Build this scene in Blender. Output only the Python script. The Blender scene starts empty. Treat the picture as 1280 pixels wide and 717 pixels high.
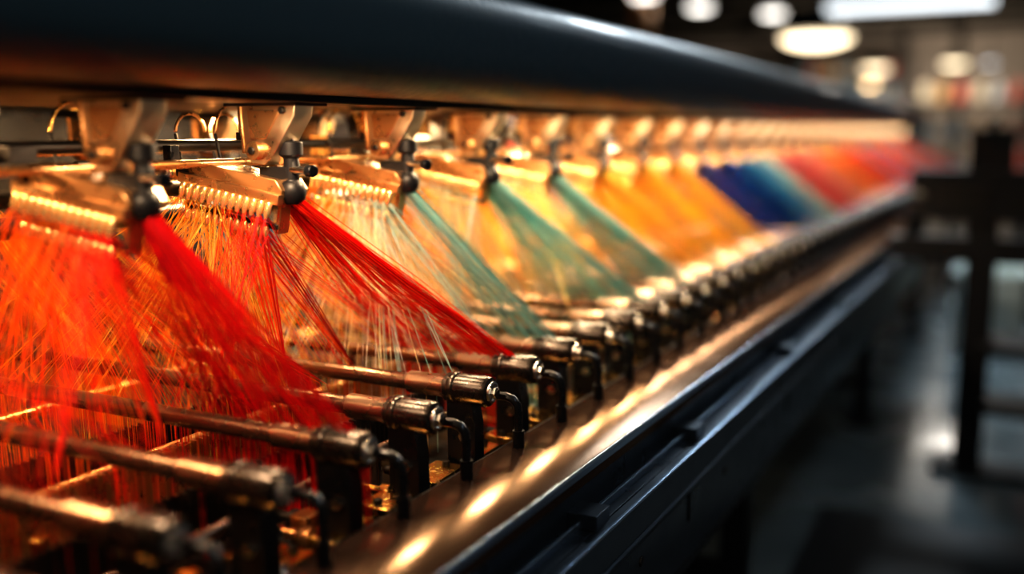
import bpy, math, random
from mathutils import Vector, Matrix
random.seed(7)
H=1.4   # camera height over floor; all machine heights are given relative to eye level
S=bpy.context.scene

# ---------------------------------------------------------------- materials
def mat(name,col,rough=.5,metal=0,emit=None,estr=0,noise=0,nscale=30,bump=0,coat=0,trans=0,col2=None,spec=.5):
    m=bpy.data.materials.new(name); m.use_nodes=True
    nt=m.node_tree; b=nt.nodes['Principled BSDF']; out=nt.nodes['Material Output']
    b.inputs['Base Color'].default_value=(*col,1); b.inputs['Roughness'].default_value=rough
    b.inputs['Metallic'].default_value=metal; b.inputs['Coat Weight'].default_value=coat
    b.inputs['Specular IOR Level'].default_value=spec
    if emit: b.inputs['Emission Color'].default_value=(*emit,1); b.inputs['Emission Strength'].default_value=estr
    if noise or bump or col2:
        tc=nt.nodes.new('ShaderNodeTexCoord'); n=nt.nodes.new('ShaderNodeTexNoise')
        n.inputs['Scale'].default_value=nscale; n.inputs['Detail'].default_value=5
        nt.links.new(tc.outputs['Object'],n.inputs['Vector'])
        if noise:
            mr=nt.nodes.new('ShaderNodeMapRange')
            mr.inputs['To Min'].default_value=max(0.03,rough-noise); mr.inputs['To Max'].default_value=rough+noise
            mr.inputs['From Min'].default_value=.3; mr.inputs['From Max'].default_value=.7
            nt.links.new(n.outputs['Fac'],mr.inputs['Value']); nt.links.new(mr.outputs['Result'],b.inputs['Roughness'])
        if col2:
            mx=nt.nodes.new('ShaderNodeMix'); mx.data_type='RGBA'
            mx.inputs['A'].default_value=(*col,1); mx.inputs['B'].default_value=(*col2,1)
            nt.links.new(n.outputs['Fac'],mx.inputs['Factor']); nt.links.new(mx.outputs['Result'],b.inputs['Base Color'])
        if bump:
            bp=nt.nodes.new('ShaderNodeBump'); bp.inputs['Strength'].default_value=bump; bp.inputs['Distance'].default_value=.002
            nt.links.new(n.outputs['Fac'],bp.inputs['Height']); nt.links.new(bp.outputs['Normal'],b.inputs['Normal'])
    if trans:
        t=nt.nodes.new('ShaderNodeBsdfTranslucent'); t.inputs['Color'].default_value=(*col,1)
        mx=nt.nodes.new('ShaderNodeMixShader'); mx.inputs['Fac'].default_value=trans
        nt.links.new(b.outputs[0],mx.inputs[1]); nt.links.new(t.outputs[0],mx.inputs[2]); nt.links.new(mx.outputs[0],out.inputs['Surface'])
    return m
def bronze_coat(name,diff,gloss,rough):
    m=bpy.data.materials.new(name); m.use_nodes=True; nt=m.node_tree
    nt.nodes.remove(nt.nodes['Principled BSDF']); out=nt.nodes['Material Output']
    d=nt.nodes.new('ShaderNodeBsdfDiffuse'); d.inputs['Color'].default_value=(*diff,1)
    g=nt.nodes.new('ShaderNodeBsdfGlossy'); g.inputs['Color'].default_value=(*gloss,1)
    tc=nt.nodes.new('ShaderNodeTexCoord'); n=nt.nodes.new('ShaderNodeTexNoise'); n.inputs['Scale'].default_value=10; n.inputs['Detail'].default_value=4
    mr=nt.nodes.new('ShaderNodeMapRange'); mr.inputs['To Min'].default_value=rough-.05; mr.inputs['To Max'].default_value=rough+.06
    a=nt.nodes.new('ShaderNodeAddShader')
    nt.links.new(tc.outputs['Object'],n.inputs['Vector']); nt.links.new(n.outputs['Fac'],mr.inputs['Value']); nt.links.new(mr.outputs['Result'],g.inputs['Roughness'])
    nt.links.new(d.outputs[0],a.inputs[0]); nt.links.new(g.outputs[0],a.inputs[1]); nt.links.new(a.outputs[0],out.inputs['Surface'])
    return m
M={}
M['beam']=mat('beam_paint',(.018,.042,.066),.42,0,noise=.05,nscale=60,bump=.08,coat=.1,spec=.35)
M['black']=mat('black_steel',(.012,.014,.018),.32,.6,noise=.1,nscale=40)
M['dark']=mat('dark_iron',(.03,.028,.028),.42,.8,noise=.12,nscale=30,bump=.2)
M['cap']=mat('gunmetal_cap',(.07,.06,.055),.28,.9,noise=.1,nscale=60,bump=.1)
M['rail']=bronze_coat('rail_top_bronze_coat',(.022,.013,.01),(.085,.056,.038),.15)
M['railf']=mat('rail_face_steel',(.05,.068,.092),.32,.8,noise=.07,nscale=12)
M['edge']=mat('rail_edge_highlight',(.36,.48,.64),.25,.95)  # pale blue rail steel: the cool edge highlight is put into the colour
M['bronze']=mat('bronze',(.5,.27,.12),.3,.9,noise=.1,nscale=50,bump=.1)
M['rod']=mat('roller_copper',(.19,.125,.095),.26,.9,noise=.08,nscale=20)
M['collar']=mat('roller_collar',(.32,.22,.16),.28,.95,noise=.08,nscale=20)
M['steel']=mat('steel',(.55,.53,.5),.25,1,noise=.08,nscale=40)
M['plate']=mat('bracket_plate',(.74,.58,.4),.36,1,noise=.12,nscale=30,bump=.15)
M['brass']=mat('brass',(.85,.5,.16),.24,1,noise=.08,nscale=50)
M['pin']=mat('pin_brass',(1,.64,.28),.22,.8)
M['rubber']=mat('black_rubber',(.006,.006,.008),.45,0,spec=.3)
M['red']=mat('red_fitting',(.4,.02,.01),.4,0)

# ---------------------------------------------------------------- mesh builder
class MB:
    def __init__(s): s.v=[];s.f=[];s.m=[];s.mats=[];s.T=Matrix()
    def mi(s,k):
        m=M[k] if isinstance(k,str) else k
        if m not in s.mats: s.mats.append(m)
        return s.mats.index(m)
    def add(s,vs,fs,k):
        o=len(s.v); i=s.mi(k)
        s.v+= [tuple(s.T@Vector(v)) for v in vs]; s.f+=[tuple(a+o for a in f) for f in fs]; s.m+=[i]*len(fs)
    def box(s,c,d,k,rot=None):
        R=Matrix() if rot is None else rot
        vs=[Vector(c)+R@Vector((x*d[0]/2,y*d[1]/2,z*d[2]/2)) for x in(-1,1) for y in(-1,1) for z in(-1,1)]
        s.add(vs,[(0,1,3,2),(4,6,7,5),(0,4,5,1),(2,3,7,6),(0,2,6,4),(1,5,7,3)],k)
    def cyl(s,a,b,r0,k,r1=None,n=20,cap=True,ph=0):
        r1=r0 if r1 is None else r1
        a=Vector(a);b=Vector(b);t=(b-a).normalized()
        u=t.cross(Vector((0,0,1)) if abs(t.z)<.9 else Vector((1,0,0))).normalized(); w=t.cross(u)
        vs=[];
        for p,r in((a,r0),(b,r1)):
            for i in range(n):
                an=2*math.pi*i/n+ph; vs.append(p+u*math.cos(an)*r+w*math.sin(an)*r)
        fs=[(i,(i+1)%n,n+(i+1)%n,n+i) for i in range(n)]
        if cap: fs+=[tuple(range(n))[::-1],tuple(range(n,2*n))]
        s.add(vs,fs,k)
    def lathe(s,a,axis,prof,k,n=24):  # prof: list of (t,r)
        a=Vector(a);t=Vector(axis).normalized()
        u=t.cross(Vector((0,0,1)) if abs(t.z)<.9 else Vector((1,0,0))).normalized(); w=t.cross(u)
        vs=[];fs=[]
        for d,r in prof:
            for i in range(n):
                an=2*math.pi*i/n; vs.append(a+t*d+(u*math.cos(an)+w*math.sin(an))*r)
        for j in range(len(prof)-1):
            fs+=[(j*n+i,j*n+(i+1)%n,(j+1)*n+(i+1)%n,(j+1)*n+i) for i in range(n)]
        fs+=[tuple(range(n))[::-1],tuple(range((len(prof)-1)*n,len(prof)*n))]
        s.add(vs,fs,k)
    def tube(s,pts,r,k,n=8):
        pts=[Vector(p) for p in pts]; vs=[];fs=[]
        for j,p in enumerate(pts):
            t=(pts[min(j+1,len(pts)-1)]-pts[max(j-1,0)]).normalized()
            u=t.cross(Vector((0.13,.97,.21))).normalized(); w=t.cross(u)
            for i in range(n):
                an=2*math.pi*i/n; vs.append(p+(u*math.cos(an)+w*math.sin(an))*r)
        for j in range(len(pts)-1):
            fs+=[(j*n+i,j*n+(i+1)%n,(j+1)*n+(i+1)%n,(j+1)*n+i) for i in range(n)]
        fs+=[tuple(range(n))[::-1],tuple(range((len(pts)-1)*n,len(pts)*n))]
        s.add(vs,fs,k)
    def ext(s,prof,y0,y1,k,dx=0,dz=0,axis='y'):   # prof in XZ extruded along Y
        n=len(prof)
        vs=[(x,y0,z) for x,z in prof]+[(x+dx,y1,z+dz) for x,z in prof]
        fs=[(i,(i+1)%n,n+(i+1)%n,n+i) for i in range(n)]+[tuple(range(n))[::-1],tuple(range(n,2*n))]
        s.add(vs,fs,k)
    def mesh(s,name):
        me=bpy.data.meshes.new(name); me.from_pydata(s.v,[],s.f)
        for m in s.mats: me.materials.append(m)
        me.polygons.foreach_set('material_index',s.m); me.update()
        return me
    def obj(s,name,parent=None,smooth=True,bevel=0,loc=(0,0,0)):
        me=s.mesh(name)
        return place(me,name,parent,loc,smooth,bevel)
def place(me,name,parent=None,loc=(0,0,0),smooth=True,bevel=0,rz=0):
    o=bpy.data.objects.new(name,me); S.collection.objects.link(o); o.location=loc; o.rotation_euler=(0,0,rz)
    if parent: o.parent=parent
    if smooth:
        me.polygons.foreach_set('use_smooth',[True]*len(me.polygons))
        try:
            me.set_sharp_from_angle(angle=math.radians(35))
        except Exception: pass
    if bevel:
        b=o.modifiers.new('bev','BEVEL'); b.width=bevel; b.segments=2; b.limit_method='ANGLE'; b.angle_limit=math.radians(50)
    return o
def empty(name,loc=(0,0,0)):
    e=bpy.data.objects.new(name,None); S.collection.objects.link(e); e.location=loc; e.empty_display_size=.1; return e

SHR=.03
def sx(y): return SHR*(y-.8)
Y0=-.6; Y1=12.4
loom=empty('textile_warping_machine',(0,0,H))

# ---------------------------------------------------------------- overhead beam
b=MB(); prof=[]
for i in range(48):
    a=2*math.pi*i/48; c,s_=math.cos(a),math.sin(a); e=.72
    prof.append((-.865+.118*math.copysign(abs(c)**e,c), .148+.098*math.copysign(abs(s_)**e,s_)))
b.ext(prof[::-1],Y0,Y1,'beam')
b.obj('overhead_beam',loom)
b=MB()
b.box((-.93,(Y0+Y1)/2,.046),(.16,Y1-Y0,.012),'dark')
b.box((-1.35,(Y0+Y1)/2,.085),(.72,Y1-Y0,.09),'rubber')
b.obj('beam_underplate',loom,bevel=.003)

# ---------------------------------------------------------------- front rail
b=MB(); RY0,RY1=-.5,5.75; dx=SHR*(RY1-RY0)
def R(pr,k,y1=RY1): b.ext([(x+sx(RY0),z) for x,z in pr],RY0,y1,k,dx=SHR*(y1-RY0))
R([(-.655,-.50),(-.655,-.472),(-.515,-.470),(-.509,-.474),(-.509,-.50)],'rail')
R([(-.511,-.4705),(-.509,-.4695),(-.5055,-.473),(-.5055,-.483),(-.509,-.483)],'edge')
R([(-.64,-.50),(-.515,-.50),(-.515,-.60),(-.64,-.60)],'railf')
R([(-.515,-.548),(-.478,-.548),(-.478,-.56),(-.515,-.56)],'railf')
R([(-.500,-.535),(-.494,-.535),(-.494,-.548),(-.500,-.548)],'edge')
R([(-.474,-.545),(-.462,-.545),(-.462,-.553),(-.458,-.56),(-.458,-.735),(-.474,-.735)],'railf',5.3)
R([(-.4635,-.5445),(-.4575,-.5445),(-.4555,-.547),(-.4575,-.5505),(-.4635,-.5505)],'edge',5.3)
R([(-.458,-.60),(-.452,-.603),(-.452,-.609),(-.458,-.612)],'railf',5.3)
R([(-.64,-.735),(-.455,-.735),(-.455,-.75),(-.64,-.75)],'black',5.3)
for y in (1.1,1.55,2.3,3.1,4.0,4.8):
    x=-.458+sx(y)
    b.box((x+.001,y,-.64),(.004,.012,.05),'black')
    b.cyl((x-.002,y+.22,-.645),(x+.006,y+.22,-.645),.022,'black')
    b.cyl((x+.004,y+.22,-.645),(x+.009,y+.22,-.645),.009,'dark',n=6)
    b.box((-.49+sx(y),y+.1,-.535),(.045,.05,.022),'railf')
b.box((-.58+sx(RY1),RY1,-.50),(.2,.03,.12),'black')
b.obj('front_rail',loom,bevel=.0015)

# ---------------------------------------------------------------- bed, legs, inner bars
b=MB()
b.ext([(-2.1,-.56),(-.66,-.56),(-.66,-.535),(-2.1,-.535)],Y0,Y1,'dark',dx=.2)
b.ext([(-.70,-.54),(-.665,-.54),(-.665,-.475),(-.70,-.475)],Y0,Y1,'dark',dx=SHR*(Y1-Y0)*.9)
b.box((-2.08,(Y0+Y1)/2,-.2),(.03,Y1-Y0,.7),'black')
for x,z,r,k in((-.80,-.455,.008,'rod'),(-.93,-.47,.012,'dark'),(-1.06,-.45,.009,'bronze'),(-1.2,-.47,.013,'dark'),(-1.4,-.45,.01,'bronze')):
    b.cyl((x,Y0,z),(x+.2,Y1,z),r,k)
for y in [0.2+i*2.3 for i in range(6)]:
    for x in(-1.95,-.62):
        b.box((x+sx(y),y,-.98),(.07,.07,.84),'black'); b.box((x+sx(y),y,-1.39),(.14,.14,.02),'black')
    b.box((-1.28+sx(y),y,-.65),(1.3,.05,.08),'black'); b.box((-1.28+sx(y),y,-1.2),(1.3,.04,.05),'black')
b.obj('machine_bed_frame',loom,bevel=.002)
b=MB()
y=Y0
while y<6:
    for xo in(-.86,-1.0,-1.13):
        b.box((xo+sx(y),y,-.475),(.012,.0035,.085),'dark' if xo!=-1.0 else 'bronze')
    y+=.012
b.obj('needle_row',loom,smooth=False)
b=MB(); rr=random.Random(3)
for j in range(60):
    y=.25+.152*j*.75
    if y>8: break
    for q in range(7):
        x=rr.choice([-.73,-.77,-.82,-.9,-.97,-1.05,-1.15,-1.28])+sx(y); yy=y+rr.uniform(-.05,.05); h=rr.uniform(.02,.07)
        k=rr.choice(['brass','bronze','brass','dark','steel'])
        t=rr.random()
        if t<.4: b.box((x,yy,-.53+h/2),(rr.uniform(.015,.05),rr.uniform(.01,.05),h),k)
        elif t<.75:
            b.cyl((x,yy,-.535),(x,yy,-.53+h),.009,k,n=12); b.cyl((x,yy,-.53+h),(x,yy,-.52+h),.013,'brass',n=6)
        else: b.cyl((x-.03,yy,-.5),(x+.04,yy,-.5),.007,k,n=12); b.cyl((x+.02,yy,-.5),(x+.035,yy,-.5),.013,k,n=12)
    b.box((-.72+sx(y),y,-.5),(.05,.085,.012),'brass'); 
    for d in(-.03,.03): b.cyl((-.72+sx(y),y+d,-.495),(-.72+sx(y),y+d,-.487),.006,'dark',n=6)
b.obj('bed_fittings',loom,bevel=.001)

# ---------------------------------------------------------------- guide rollers
b=MB()
b.lathe((-1.5,0,0),(1,0,0),[(0,.013),(1.36,.013),(1.362,.0165),(1.43,.0165),(1.432,.014)],'rod')
b.lathe((-.145,0,0),(1,0,0),[(0,.0145),(.002,.0175),(.072,.0175),(.074,.015)],'collar')
b.lathe((-.078,0,0),(1,0,0),[(0,.018),(.004,.0225),(.070,.0235),(.076,.0215),(.078,.016)],'cap',n=32)
b.lathe((-.078,0,0),(1,0,0),[(.010,.0232),(.012,.0245),(.020,.0245),(.022,.0232)],'cap',n=32)
b.ext([(-.07,-.01),(-.03,-.01),(-.022,-.05),(-.02,-.155),(-.068,-.155)],-.014,.014,'black')
b.box((-.045,0,-.14),(.075,.07,.015),'black')
b.lathe((0,0,0),(1,0,0),[(-.001,.0165),(.003,.0165),(.0035,.013),(.001,.0115)],'steel')
b.cyl((0,0,0),(.009,0,0),.009,'steel',n=6); b.cyl((.009,0,0),(.011,0,0),.005,'dark',n=12)
b.tube([(-.03,.02,-.012),(.014,.02,-.010),(.026,.02,-.013),(.033,.02,-.021),(.035,.02,-.033),(.035,.02,-.085)],.0065,'black',10)
b.cyl((.035,.02,-.06),(.035,.02,-.092),.009,'black',n=16)
b.cyl((-.04,-.02,-.07),(-.04,.03,-.07),.008,'steel',n=6)
roller=b.mesh('guide_roller')
RYs=[.627+.152*j for j in range(-3,76)]
for y in RYs:
    place(roller,'guide_roller',loom,(-.667+sx(y),y,-.385),bevel=0)

# ---------------------------------------------------------------- guide comb (local: right end = +x)
CX=-.985
rot=Matrix.Rotation(math.radians(4),4,'Z')@Matrix.Rotation(math.radians(10),4,'Y')@Matrix.Scale(1.08,4)
b=MB(); b.T=rot
b.ext([(-.084,.012),(-.074,.026),(.066,.026),(.078,.014),(.078,.004),(-.084,.004)],-.03,.03,'bronze')
b.box((-.003,-.032,.002),(.165,.012,.014),'bronze'); b.box((0,-.024,-.036),(.15,.008,.007),'dark'); b.box((0,.01,-.006),(.15,.03,.012),'dark')
for s_ in(-.078,.074): b.box((s_,-.014,-.02),(.006,.022,.05),'bronze')
for i in range(13):
    x=-.072+.14*i/12
    b.lathe((x,-.040,-.002),(0,-.2,-1),[(0,.003),(.003,.0048),(.016,.0048),(.019,.0034),(.023,.0026)],'pin',10)
    if i<12:
        b.lathe((x+.006,-.032,-.036),(0,-.2,-1),[(0,.0025),(.003,.0046),(.013,.0046),(.017,.0024)],'pin',10)
for x in(-.05,0,.05): b.cyl((x,.0,.025),(x,.0,.031),.007,'steel',n=6)
b.T=Matrix()
b.lathe((.085,0,-.02),(0,0,1),[(0,.012),(.008,.018),(.02,.02),(.03,.016),(.034,.011),(.065,.011),(.07,.017),(.088,.017),(.09,.012)],'rubber',20)
b.cyl((.06,0,.03),(.125,-.01,.028),.006,'steel',n=12); b.cyl((.122,-.01,.028),(.134,-.012,.028),.009,'black',n=12)
b.box((.06,0,.022),(.05,.022,.022),'rubber')
comb=b.mesh('guide_comb')
b=MB()
b.ext([(-.034,.045),(.066,.045),(.062,.022),(.022,-.034),(.006,-.046),(-.016,-.044),(-.028,-.03),(-.034,0)][::-1],-.024,.016,'plate')
b.ext([(-.037,.045),(-.033,.045),(-.028,-.03),(-.033,-.03)][::-1],-.026,.018,'bronze')
b.ext([(-.02,.03),(.04,.03),(.012,-.01),(-.016,-.01)][::-1],-.0265,-.024,'bronze')
b.cyl((-.006,-.034,-.026),(-.006,.024,-.026),.013,'bronze',n=20); b.cyl((-.006,-.038,-.026),(-.006,-.034,-.026),.006,'dark',n=6)
b.cyl((.044,-.031,.03),(.044,-.024,.03),.005,'dark',n=12)
b.box((.01,0,.042),(.13,.07,.012),'dark')
b.cyl((-.05,.0,.052),(-.05,0,.0),.008,'brass',n=12); b.cyl((-.05,0,.0),(-.05,0,-.012),.012,'dark',n=12)
b.cyl((-.07,.05,.05),(-.07,.05,.012),.014,'bronze',n=16)
b.cyl((.03,0,-.01),(.04,0,-.05),.009,'rubber',n=12)
bracket=b.mesh('pivot_bracket')

CY=[.788+.304*k for k in range(-1,38)]
CY[1]+=.035
for i,y in enumerate(CY):
    place(comb,'guide_comb',loom,(CX,y,-.082),bevel=.001 if i<6 else 0)
    place(bracket,'pivot_bracket',loom,(-.935,y,-.0),bevel=.0015 if i<6 else 0)
    if i<20:
        place(comb,'guide_comb_back',loom,(-1.52,y+.14,-.10)); place(bracket,'pivot_bracket_back',loom,(-1.465,y+.14,-.01))

b=MB()
b.cyl((-1.03,Y0,-.045),(-1.03,Y1,-.045),.006,'bronze'); b.cyl((-1.10,Y0,-.02),(-1.10,Y1,-.02),.009,'dark')
b.cyl((-1.12,Y0,-.085),(-1.12,Y1,-.085),.012,'dark'); b.cyl((-1.42,Y0,-.03),(-1.42,Y1,-.03),.01,'bronze')
b.cyl((-1.20,Y0,-.13),(-1.20,Y1,-.13),.016,'black')
for i,y in enumerate(CY[:22]):
    for q in range(3):
        r=rr.uniform(.03,.055); cy=y+rr.uniform(.02,.2); cx=-1.08-rr.random()*.1
        b.tube([(cx,cy+r*math.cos(a),.01+r*.9*math.sin(a)-.01) for a in [math.pi*t/9 for t in range(10)]],.0028,rr.choice(['rubber','bronze','brass']),6)
        b.tube([(cx,cy-r,-.002),(cx+.01,cy-r,-.05),(cx,cy-r+.02,-.11)],.0028,'rubber',6)
    for q in range(9):
        x=rr.uniform(-1.3,-1.04); yy=y+rr.uniform(-.15,.08); z=rr.uniform(-.13,.0); k=rr.choice(['brass','dark','bronze','dark','dark','red','black'])
        if rr.random()<.5: b.box((x,yy,z),(rr.uniform(.01,.04),rr.uniform(.01,.04),rr.uniform(.01,.05)),k)
        else: b.cyl((x,yy,z),(x,yy+rr.uniform(.02,.05),z),rr.uniform(.006,.014),k,n=14)
    b.box((-1.11,y+.152,-.03),(.03,.02,.13),'dark'); b.cyl((-1.12,y+.14,-.085),(-1.12,y+.165,-.085),.022,'bronze')
b.obj('under_beam_linkage',loom,bevel=.001)

# ---------------------------------------------------------------- threads
TM={}
def tmat(c):
    if c not in TM:
        TM[c]=mat('thread_%d'%len(TM),c,.38,0,trans=.45,spec=.7)
    return TM[c]
def shade(c,f):
    return tuple(round(min(1,v*f),3) for v in c)
def fan(b,y,xr,cols,scols,n_s,n_p,yo,xl=-.87,r=.0008,back=0,vol=.012,wide=.46):
    ox=-.52 if back else 0
    zr=-.385+.0135
    for i in range(n_s):
        t=1-random.random()**1.15*1.0; ty=y+yo
        fl=random.uniform(-1,1)
        x1=xl+(xr-xl)*t+sx(ty)+ox
        p0=(CX+.078+ox+.03*(t-.5)+random.gauss(0,.003),y+.01*fl,-.094+random.gauss(0,.004))
        d=vol*fl*.6
        p1=(x1,ty+d,zr+.001)
        sag=random.uniform(-.003,.005)
        pm=((p0[0]+p1[0])/2,(p0[1]+p1[1])/2+vol*fl,(p0[2]+p1[2])/2-sag)
        c=shade(random.choice(scols),random.choice([.45,.75,1,1,1.25]))
        b.tube([p0,pm,p1,(x1,ty+.014+d,-.40),(x1+.004,ty+.016,-.50)],r*random.uniform(.5,.95),tmat(c),3)
    n=len(cols)
    for i in range(n_p):
        pin=random.randrange(13); row=random.random()<.5; u=pin/12
        px=-.072+.14*u+random.uniform(-.003,.003)
        P=rot@Vector((px,-.044,-.02) if row else (px,-.035,-.048)); p0=(CX+P.x+ox,y+P.y,-.082+P.z)
        jj=random.choice([-.161,-.009,-.009,.143,.143,.295]); ty=y+jj
        c=(u-.5)*2*wide*.62+random.gauss(0,.09)-.03
        x1=min(-1.0+c+ox+sx(ty),xl+.06+sx(ty)+ox); x1=max(x1,-1.6+ox)
        col=cols[min(n-1,max(0,int(u*n+random.gauss(0,.8))))]
        col=shade(col,random.choice([.55,.85,1,1.2]))
        b.tube([p0,(x1,ty,zr+.001),(x1,ty+.014,-.40),(x1,ty+.016,-.5)],r*random.uniform(.4,.78),tmat(col),3)
RED=(.9,.008,.012);CRIM=(.55,.004,.03);SCAR=(1,.055,.01);ORG=(1,.2,.012);AMB=(1,.46,.045);YEL=(1,.72,.15);CRM=(1,.84,.55);WHT=(.95,.94,.88)
TEAL=(.14,.44,.46);LT=(.4,.68,.66);BLU=(.025,.17,.55);NAV=(.02,.07,.34);SKY=(.1,.45,.7);PNK=(.95,.22,.26);SAL=(1,.42,.34);PUR=(.17,.08,.36)
spec=[
 ([ORG,SCAR,SCAR,RED],[CRIM,RED],.143),
 ([ORG,ORG,ORG,SCAR,SCAR,RED],[RED,CRIM,RED],.143),
 ([AMB,YEL,AMB,ORG,SCAR,RED],[RED,SCAR,RED],.295),
 ([AMB,YEL,CRM,WHT,CRM,LT],[TEAL,LT],.143),
 ([AMB,YEL,CRM,CRM,LT],[LT,TEAL,LT],.295),
 ([YEL,AMB,CRM,YEL],[LT,TEAL],.295),
 ([AMB,YEL,YEL],[AMB,YEL,YEL],.295),
 ([YEL,AMB,YEL],[YEL,YEL,AMB],.295),
 ([AMB,YEL],[AMB,YEL,YEL],.295),
 ([PUR,NAV,BLU],[NAV,PUR,BLU],.295),
 ([BLU,SKY,NAV],[BLU,NAV,BLU],.295),
 ([SKY,BLU,TEAL],[BLU,SKY,TEAL],.295),
 ([LT,TEAL,WHT],[LT,WHT,LT],.295),
 ([PNK,SAL,CRM],[SAL,PNK,SAL],.295),
 ([RED,PNK],[PNK,RED,PNK],.295),
 ([LT,CRM,WHT],[CRM,SAL],.295),
 ([SAL,PNK],[PNK,SAL],.295),
 ([AMB,YEL],[AMB,YEL],.295),
 ([PNK,ORG],[SAL,ORG],.295),
 ([RED,ORG],[RED,SAL],.295)]
spec+= [([ORG,AMB],[AMB,ORG],.295),([RED,PNK],[RED,PNK],.295),([LT,SKY],[SKY,LT],.295),([CRIM,RED],[RED,PNK],.295)]*5
for i,y in enumerate(CY):
    cols,sc,yo=spec[i]
    b=MB(); xr=-.695; vol=.012
    if i==0: xl,ns=-.86,4
    elif i==1: xl,ns,xr=-.94,190,-.68
    elif i==2: xl,ns=-.98,200
    elif i==3: xl,ns=-.79,70
    elif i==4: xl,ns=-.98,180
    elif i==5: xl,ns=-.88,140
    else: xl,ns=-1.12,220 if i<16 else 90
    if i==1: yo=.108
    far=i>9
    fan(b,y,xr,cols,sc,ns,(90 if i==0 else 370 if i<4 else 260 if i<6 else 110) if not far else 40,yo,xl=xl,r=.0008 if not far else .0018)
    b.obj('thread_fan',None,smooth=False,loc=(0,0,H))
bc=[([ORG,AMB],[SCAR,ORG]),([AMB,ORG],[ORG,AMB]),([AMB,YEL],[AMB,ORG]),([BLU,SKY],[NAV,SKY]),([CRM,AMB],[AMB,CRM])]
for i,y in enumerate(CY[:20]):
    b=MB(); c=bc[i%5]
    fan(b,y+.14,-.8,c[0],c[1],60,30,.143,xl=-.95,r=.0013,back=1)
    b.obj('thread_fan',None,smooth=False,loc=(0,0,H))

# ---------------------------------------------------------------- room
M['floor']=mat('floor_concrete',(.07,.09,.10),.22,0,noise=.13,nscale=2,bump=.15,col2=(.22,.27,.29))
M['wall']=mat('wall_paint',(.22,.2,.18),.8,col2=(.3,.26,.22),nscale=2)
M['ceil']=mat('ceiling_paint',(.2,.19,.17),.8,col2=(.28,.25,.2),nscale=2)
M['mat']=mat('near_floor_shade_dark',(.012,.014,.018),.55,0,bump=.4,nscale=80)  # near-black tone standing in for shade on the near floor
def slab(name,c,d,k):
    b=MB(); b.box((0,0,0),d,k); return b.obj(name,None,smooth=False,loc=c)
slab('floor',(-3,12,-.05),(14,32,.1),'floor')
slab('ceiling',(-3,12,4.35),(14,32,.1),'ceil')
slab('wall_back',(-3,28,2.15),(14,.1,4.3),'wall'); slab('wall_left',(-10,12,2.15),(.1,32,4.3),'wall')
slab('wall_right',(4,12,2.15),(.1,32,4.3),'wall'); slab('wall_front',(-3,-4,2.15),(14,.1,4.3),'wall')
slab('near_floor_shade',(.35,1.25,.006),(1.7,4.7,.012),'mat')  # dark sheet over the near floor, in place of the shade there
b=MB()
for y in(6,10,14,18,22,26): b.box((-3,y,3.95),(13.6,.2,.3),'dark')
for x in(-6,-1.2,2): b.box((x,12,4.12),(.12,31,.2),'dark')
b.obj('ceiling_truss',None,smooth=False)
for x,y,k in((-5.2,15.0,'bronze'),(-4.2,22,'dark'),(-.9,24,'dark'),(-2.2,25,'dark')):
    b=MB(); b.box((0,0,1.89),(.12,.3,3.78),k)
    for s_ in(-.12,.12): b.box((s_,0,1.89),(.03,.34,3.78),k)
    b.box((0,0,.02),(.5,.5,.04),'dark'); b.obj('steel_column',None,smooth=False,loc=(x,y,0))

def emis(name,c,s): return mat(name,(.8,.8,.8),.5,0,emit=c,estr=s)
EW=emis('bulb_warm',(1,.66,.32),14); EC=emis('tube_cool',(.88,.95,1),2.2); EN=emis('lamp_neutral',(1,.94,.86),4.5); EWN=emis('lamp_warm_white',(1,.8,.52),4.5)
def pendant(x,y,z,r,e):
    root=empty('pendant_lamp',(x,y,z)); b=MB()
    b.lathe((0,0,0),(0,0,1),[(0,r),(.02,r*1.02),(r*.35,r*.7),(r*.6,r*.25),(r*.8,r*.15),(r*.85,.03)],'dark',28)
    b.cyl((0,0,r*.8),(0,0,4.3-z),.012,'rubber'); b.obj('shade',root)
    b=MB(); b.lathe((0,0,-.03-r*.25),(0,0,1),[(0,r*.35),(r*.06,r*.62),(r*.15,r*.85),(r*.24,r*.93)],e,24); b.obj('bulb',root)
pendant(-2.15,12.8,H+1.2,.46,EWN); pendant(-2.15,19.3,H+1.2,.26,EWN); pendant(-.80,18.9,H+1.22,.22,EWN)
pendant(-2.6,22.5,H+1.05,.14,EW)
for x,y,z in((-4.65,16.3,2.2),(-3.65,17.3,2.15),(-5.15,14.9,2.25)): pendant(x,y,H+z-.1,.22,EN)
pendant(-2.75,18,H+2.0,.16,EN); pendant(-.25,19.5,H+1.25,.12,EC)
def fluor(x,y,z,L,along='x'):
    root=empty('fluorescent_fixture',(x,y,z)); b=MB(); d=(L,.3,.08) if along=='x' else (.3,L,.08)
    b.box((0,0,.04),d,'dark'); 
    for s_ in(-.4,.4):
        o=(s_*L,0) if along=='x' else (0,s_*L)
        b.cyl((o[0],o[1],.08),(o[0],o[1],4.3-z),.008,'dark')
    b.obj('housing',root,smooth=False)
    b=MB(); b.box((0,0,-.03),(d[0]*.96,d[1]*.85,.1),EC); b.obj('diffuser',root,smooth=False)
fluor(-1.30,15.2,H+1.83,2.3); fluor(.9,2.2,H+2.2,2.4,'y'); fluor(-3.5,5,H+2.3,2.4,'y'); fluor(.9,8,H+2.2,2.4,'y')

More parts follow.
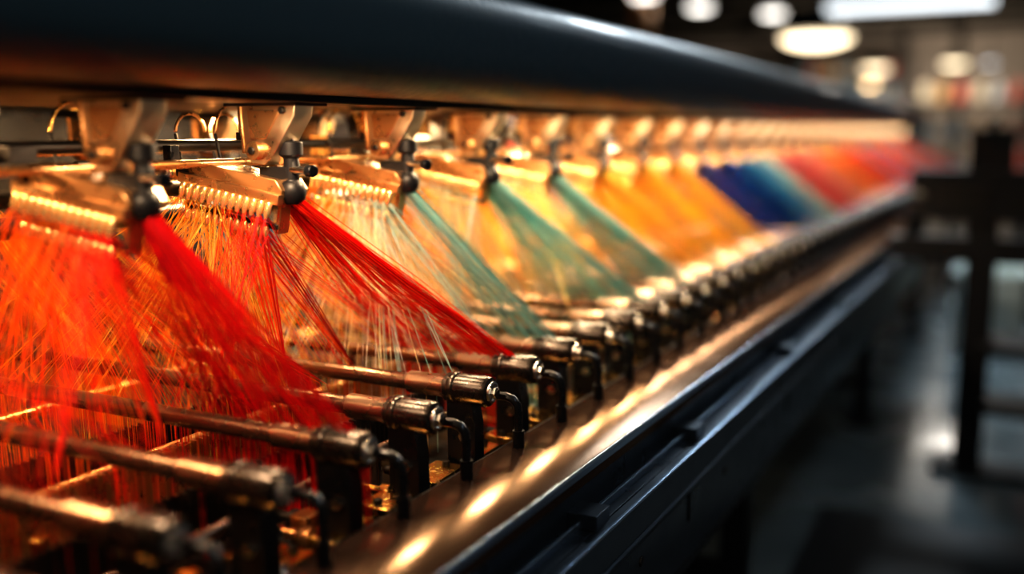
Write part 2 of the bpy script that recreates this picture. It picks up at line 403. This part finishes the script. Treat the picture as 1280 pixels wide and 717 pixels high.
# control stand at the end of the rail
b=MB()
b.box((-.03,4.3,-.73),(.11,.09,1.34),'rubber'); b.box((.14,4.3,-1.385),(.6,.2,.03),'rubber')
b.box((.02,4.3,-.47),(.8,.1,.10),'rubber'); b.box((.05,4.3,-.25),(.72,.16,.2),'rubber')
b.box((.36,4.3,-.73),(.09,.09,1.34),'rubber'); b.box((.16,4.3,-.85),(.36,.3,.03),'dark'); b.box((.16,4.3,-1.1),(.36,.3,.03),'dark')
b.box((-.02,4.3,-.1),(.16,.12,.22),'rubber'); b.cyl((-.02,4.3,.0),(-.02,4.3,.05),.02,'rubber')
b.box((-.12,4.215,-.25),(.2,.012,.1),'dark'); b.cyl((-.27,4.22,-.25),(-.27,4.20,-.25),.018,'steel')
b.cyl((-.3,4.3,-.3),(-.3,4.3,-.42),.03,'black')
b.obj('control_stand',None,smooth=False,bevel=.004,loc=(0,0,H))
M['crate']=mat('pale_plastic',(.6,.7,.7),.5)
def crate(x,y,w,d,h,k,z=0):
    b=MB(); t=.02
    b.box((0,0,t/2),(w,d,t),k)
    for s_ in(-1,1):
        b.box((s_*(w-t)/2,0,h/2),(t,d,h),k); b.box((0,s_*(d-t)/2,h/2),(w,t,h),k)
        b.box((s_*w/2,0,h-.02),(.03,d+.03,.03),k); b.box((0,s_*d/2,h-.02),(w+.03,.03,.03),k)
        for q in(-.3,0,.3): b.box((q*w,s_*d/2,h/2),(.02,.03,h*.9),k)
    b.obj('storage_crate',None,smooth=False,loc=(x,y,z))
crate(.02,6.9,.42,.4,.3,'crate'); crate(.02,6.9,.42,.4,.22,'crate',.302); crate(.02,8.2,.42,.5,.4,'crate')
yc=[mat('yarn_%d'%i,c,.7) for i,c in enumerate([(.5,.1,.06),(.6,.5,.35),(.1,.22,.3),(.5,.28,.1),(.5,.5,.48)])]
def rack(x,y,w,h):
    b=MB()
    for sx_ in(-1,1):
        for sy_ in(-1,1): b.box((sx_*w/2,sy_*.25,h/2),(.06,.06,h),'dark')
    z=.3
    while z<h:
        b.box((0,0,z),(w,.56,.04),'dark')
        n=int(w/.24)
        for i in range(n):
            cx=-w/2+.14+i*.24
            b.lathe((cx,-.1,z+.02),(0,0,1),[(0,.09),(.02,.1),(.26,.05),(.28,.03)],yc[rr.randrange(5)],14)
        z+=.5
    b.obj('yarn_cone_rack',None,loc=(x,y,0))
rack(-.4,15.5,1.5,2.0); rack(1.1,14.2,1.4,2.0); rack(-3.6,26.5,3.0,3.2)
def winder(x,y,L=2.4):
    b=MB(); h=L/2
    b.box((0,0,.95),(.5,L,.12),'rubber'); b.cyl((0,-h,1.35),(0,h,1.35),.12,'rubber',n=28); b.cyl((0,-h,.62),(0,h,.62),.11,'dark',n=28)
    b.box((-.24,0,.8),(.03,L,.22),'black')
    for s_ in(-h+.05,h-.05):
        b.box((-.2,s_,.5),(.08,.08,1.0),'rubber'); b.box((.2,s_,.5),(.08,.08,1.0),'rubber'); b.box((0,s_,1.2),(.34,.08,.6),'rubber'); b.box((0,s_,.02),(.6,.14,.04),'rubber')
    for q in range(int((L-.4)/.35)+1):
        b.cyl((-.27,-h+.25+q*.35,1.05),(-.27,-h+.25+q*.35,1.25),.05,yc[q%5],n=14)
    b.obj('winding_frame',None,loc=(x,y,0))
winder(.64,8.2,2.0); winder(.45,11.6); winder(.64,5.75,1.6)
b=MB(); b.tube([(.02+.5*t,3.0+.25*math.sin(t*2.2),.03) for t in [i/14*2 for i in range(15)]],.015,'rubber',10); b.obj('floor_hose',None)

# ---------------------------------------------------------------- lights
def area(name,loc,size,power,col,rot=(0,0,0),sy=None,parent=None):
    l=bpy.data.lights.new(name,'AREA'); l.energy=power; l.color=col; l.size=size
    if sy: l.shape='RECTANGLE'; l.size_y=sy
    o=bpy.data.objects.new(name,l); S.collection.objects.link(o); o.location=loc; o.rotation_euler=rot
    if parent: o.parent=parent
    return o
for i,y in enumerate(CY[:34]):
    w=1.0 if i<4 else 1.9 if i<9 else 1.4 if i<13 else 1.1
    tc_=(1,.68,.4) if i<3 else (1,.74,.44) if i<8 else (1,.82,.62)
    area('task_light',(-.85,y+.15,.036),.06,2.0*w,tc_,(0,math.radians(6),0),.05,loom)
    if i%2==0 and i<30: area('back_light',(-1.17,y+.15,.03),.10,13*w,(1,.6,.27) if i<4 else (1,.66,.32) if i<8 else (1,.76,.5),(0,math.radians(15),0),.2,loom)
    if i%2==0 and i<20: area('bed_light',(-1.3,y+.15,-.28),.10,2.2*w,(1,.5,.16),(0,math.radians(30),0),.1,loom)
for y,p in((2.2,90),(8,40)): area('aisle_light',(.9,y,H+2.14),.3,p,(.62,.83,1),(0,0,0),2.2)
k=area('added_key_light',(1.5,-.7,H+1.5),.4,22,(1,.82,.62))  # unseen warm key, added to brighten the comb pins and red sheets
k.rotation_euler=(Vector((-1,1.4,H-.1))-Vector((1.5,-.7,H+1.5))).to_track_quat('-Z','Y').to_euler()
area('hall_light',(-1.3,15,H+1.75),2.3,110,(1,.9,.78),(0,0,0),.5)
area('hall_light',(-1.0,7.5,H+2.5),1.0,150,(.8,.92,1),(0,0,0),1.0)
area('added_wall_fill',(-2.0,24,H+.4),3,230,(1,.82,.64),(math.radians(120),0,0),.4)  # added fill light, brightens the far wall and ceiling
w=bpy.data.worlds.new('world'); S.world=w; w.use_nodes=True
w.node_tree.nodes['Background'].inputs[0].default_value=(.22,.4,.58,1); w.node_tree.nodes['Background'].inputs[1].default_value=.05

# ---------------------------------------------------------------- camera
cam=bpy.data.cameras.new('camera'); co=bpy.data.objects.new('camera',cam); S.collection.objects.link(co)
co.location=(0,0,H); co.rotation_euler=(math.radians(90-9.16),0,math.radians(26.65))
cam.lens=33.75; cam.sensor_width=36; cam.clip_start=.05
cam.dof.use_dof=True; cam.dof.focus_distance=1.42; cam.dof.aperture_fstop=.8
S.camera=co
S.view_settings.view_transform='Standard'; S.view_settings.exposure=.1
for lk in ('Medium High Contrast','None'):
    try:
        S.view_settings.look=lk; break
    except Exception as e: print('look',e)
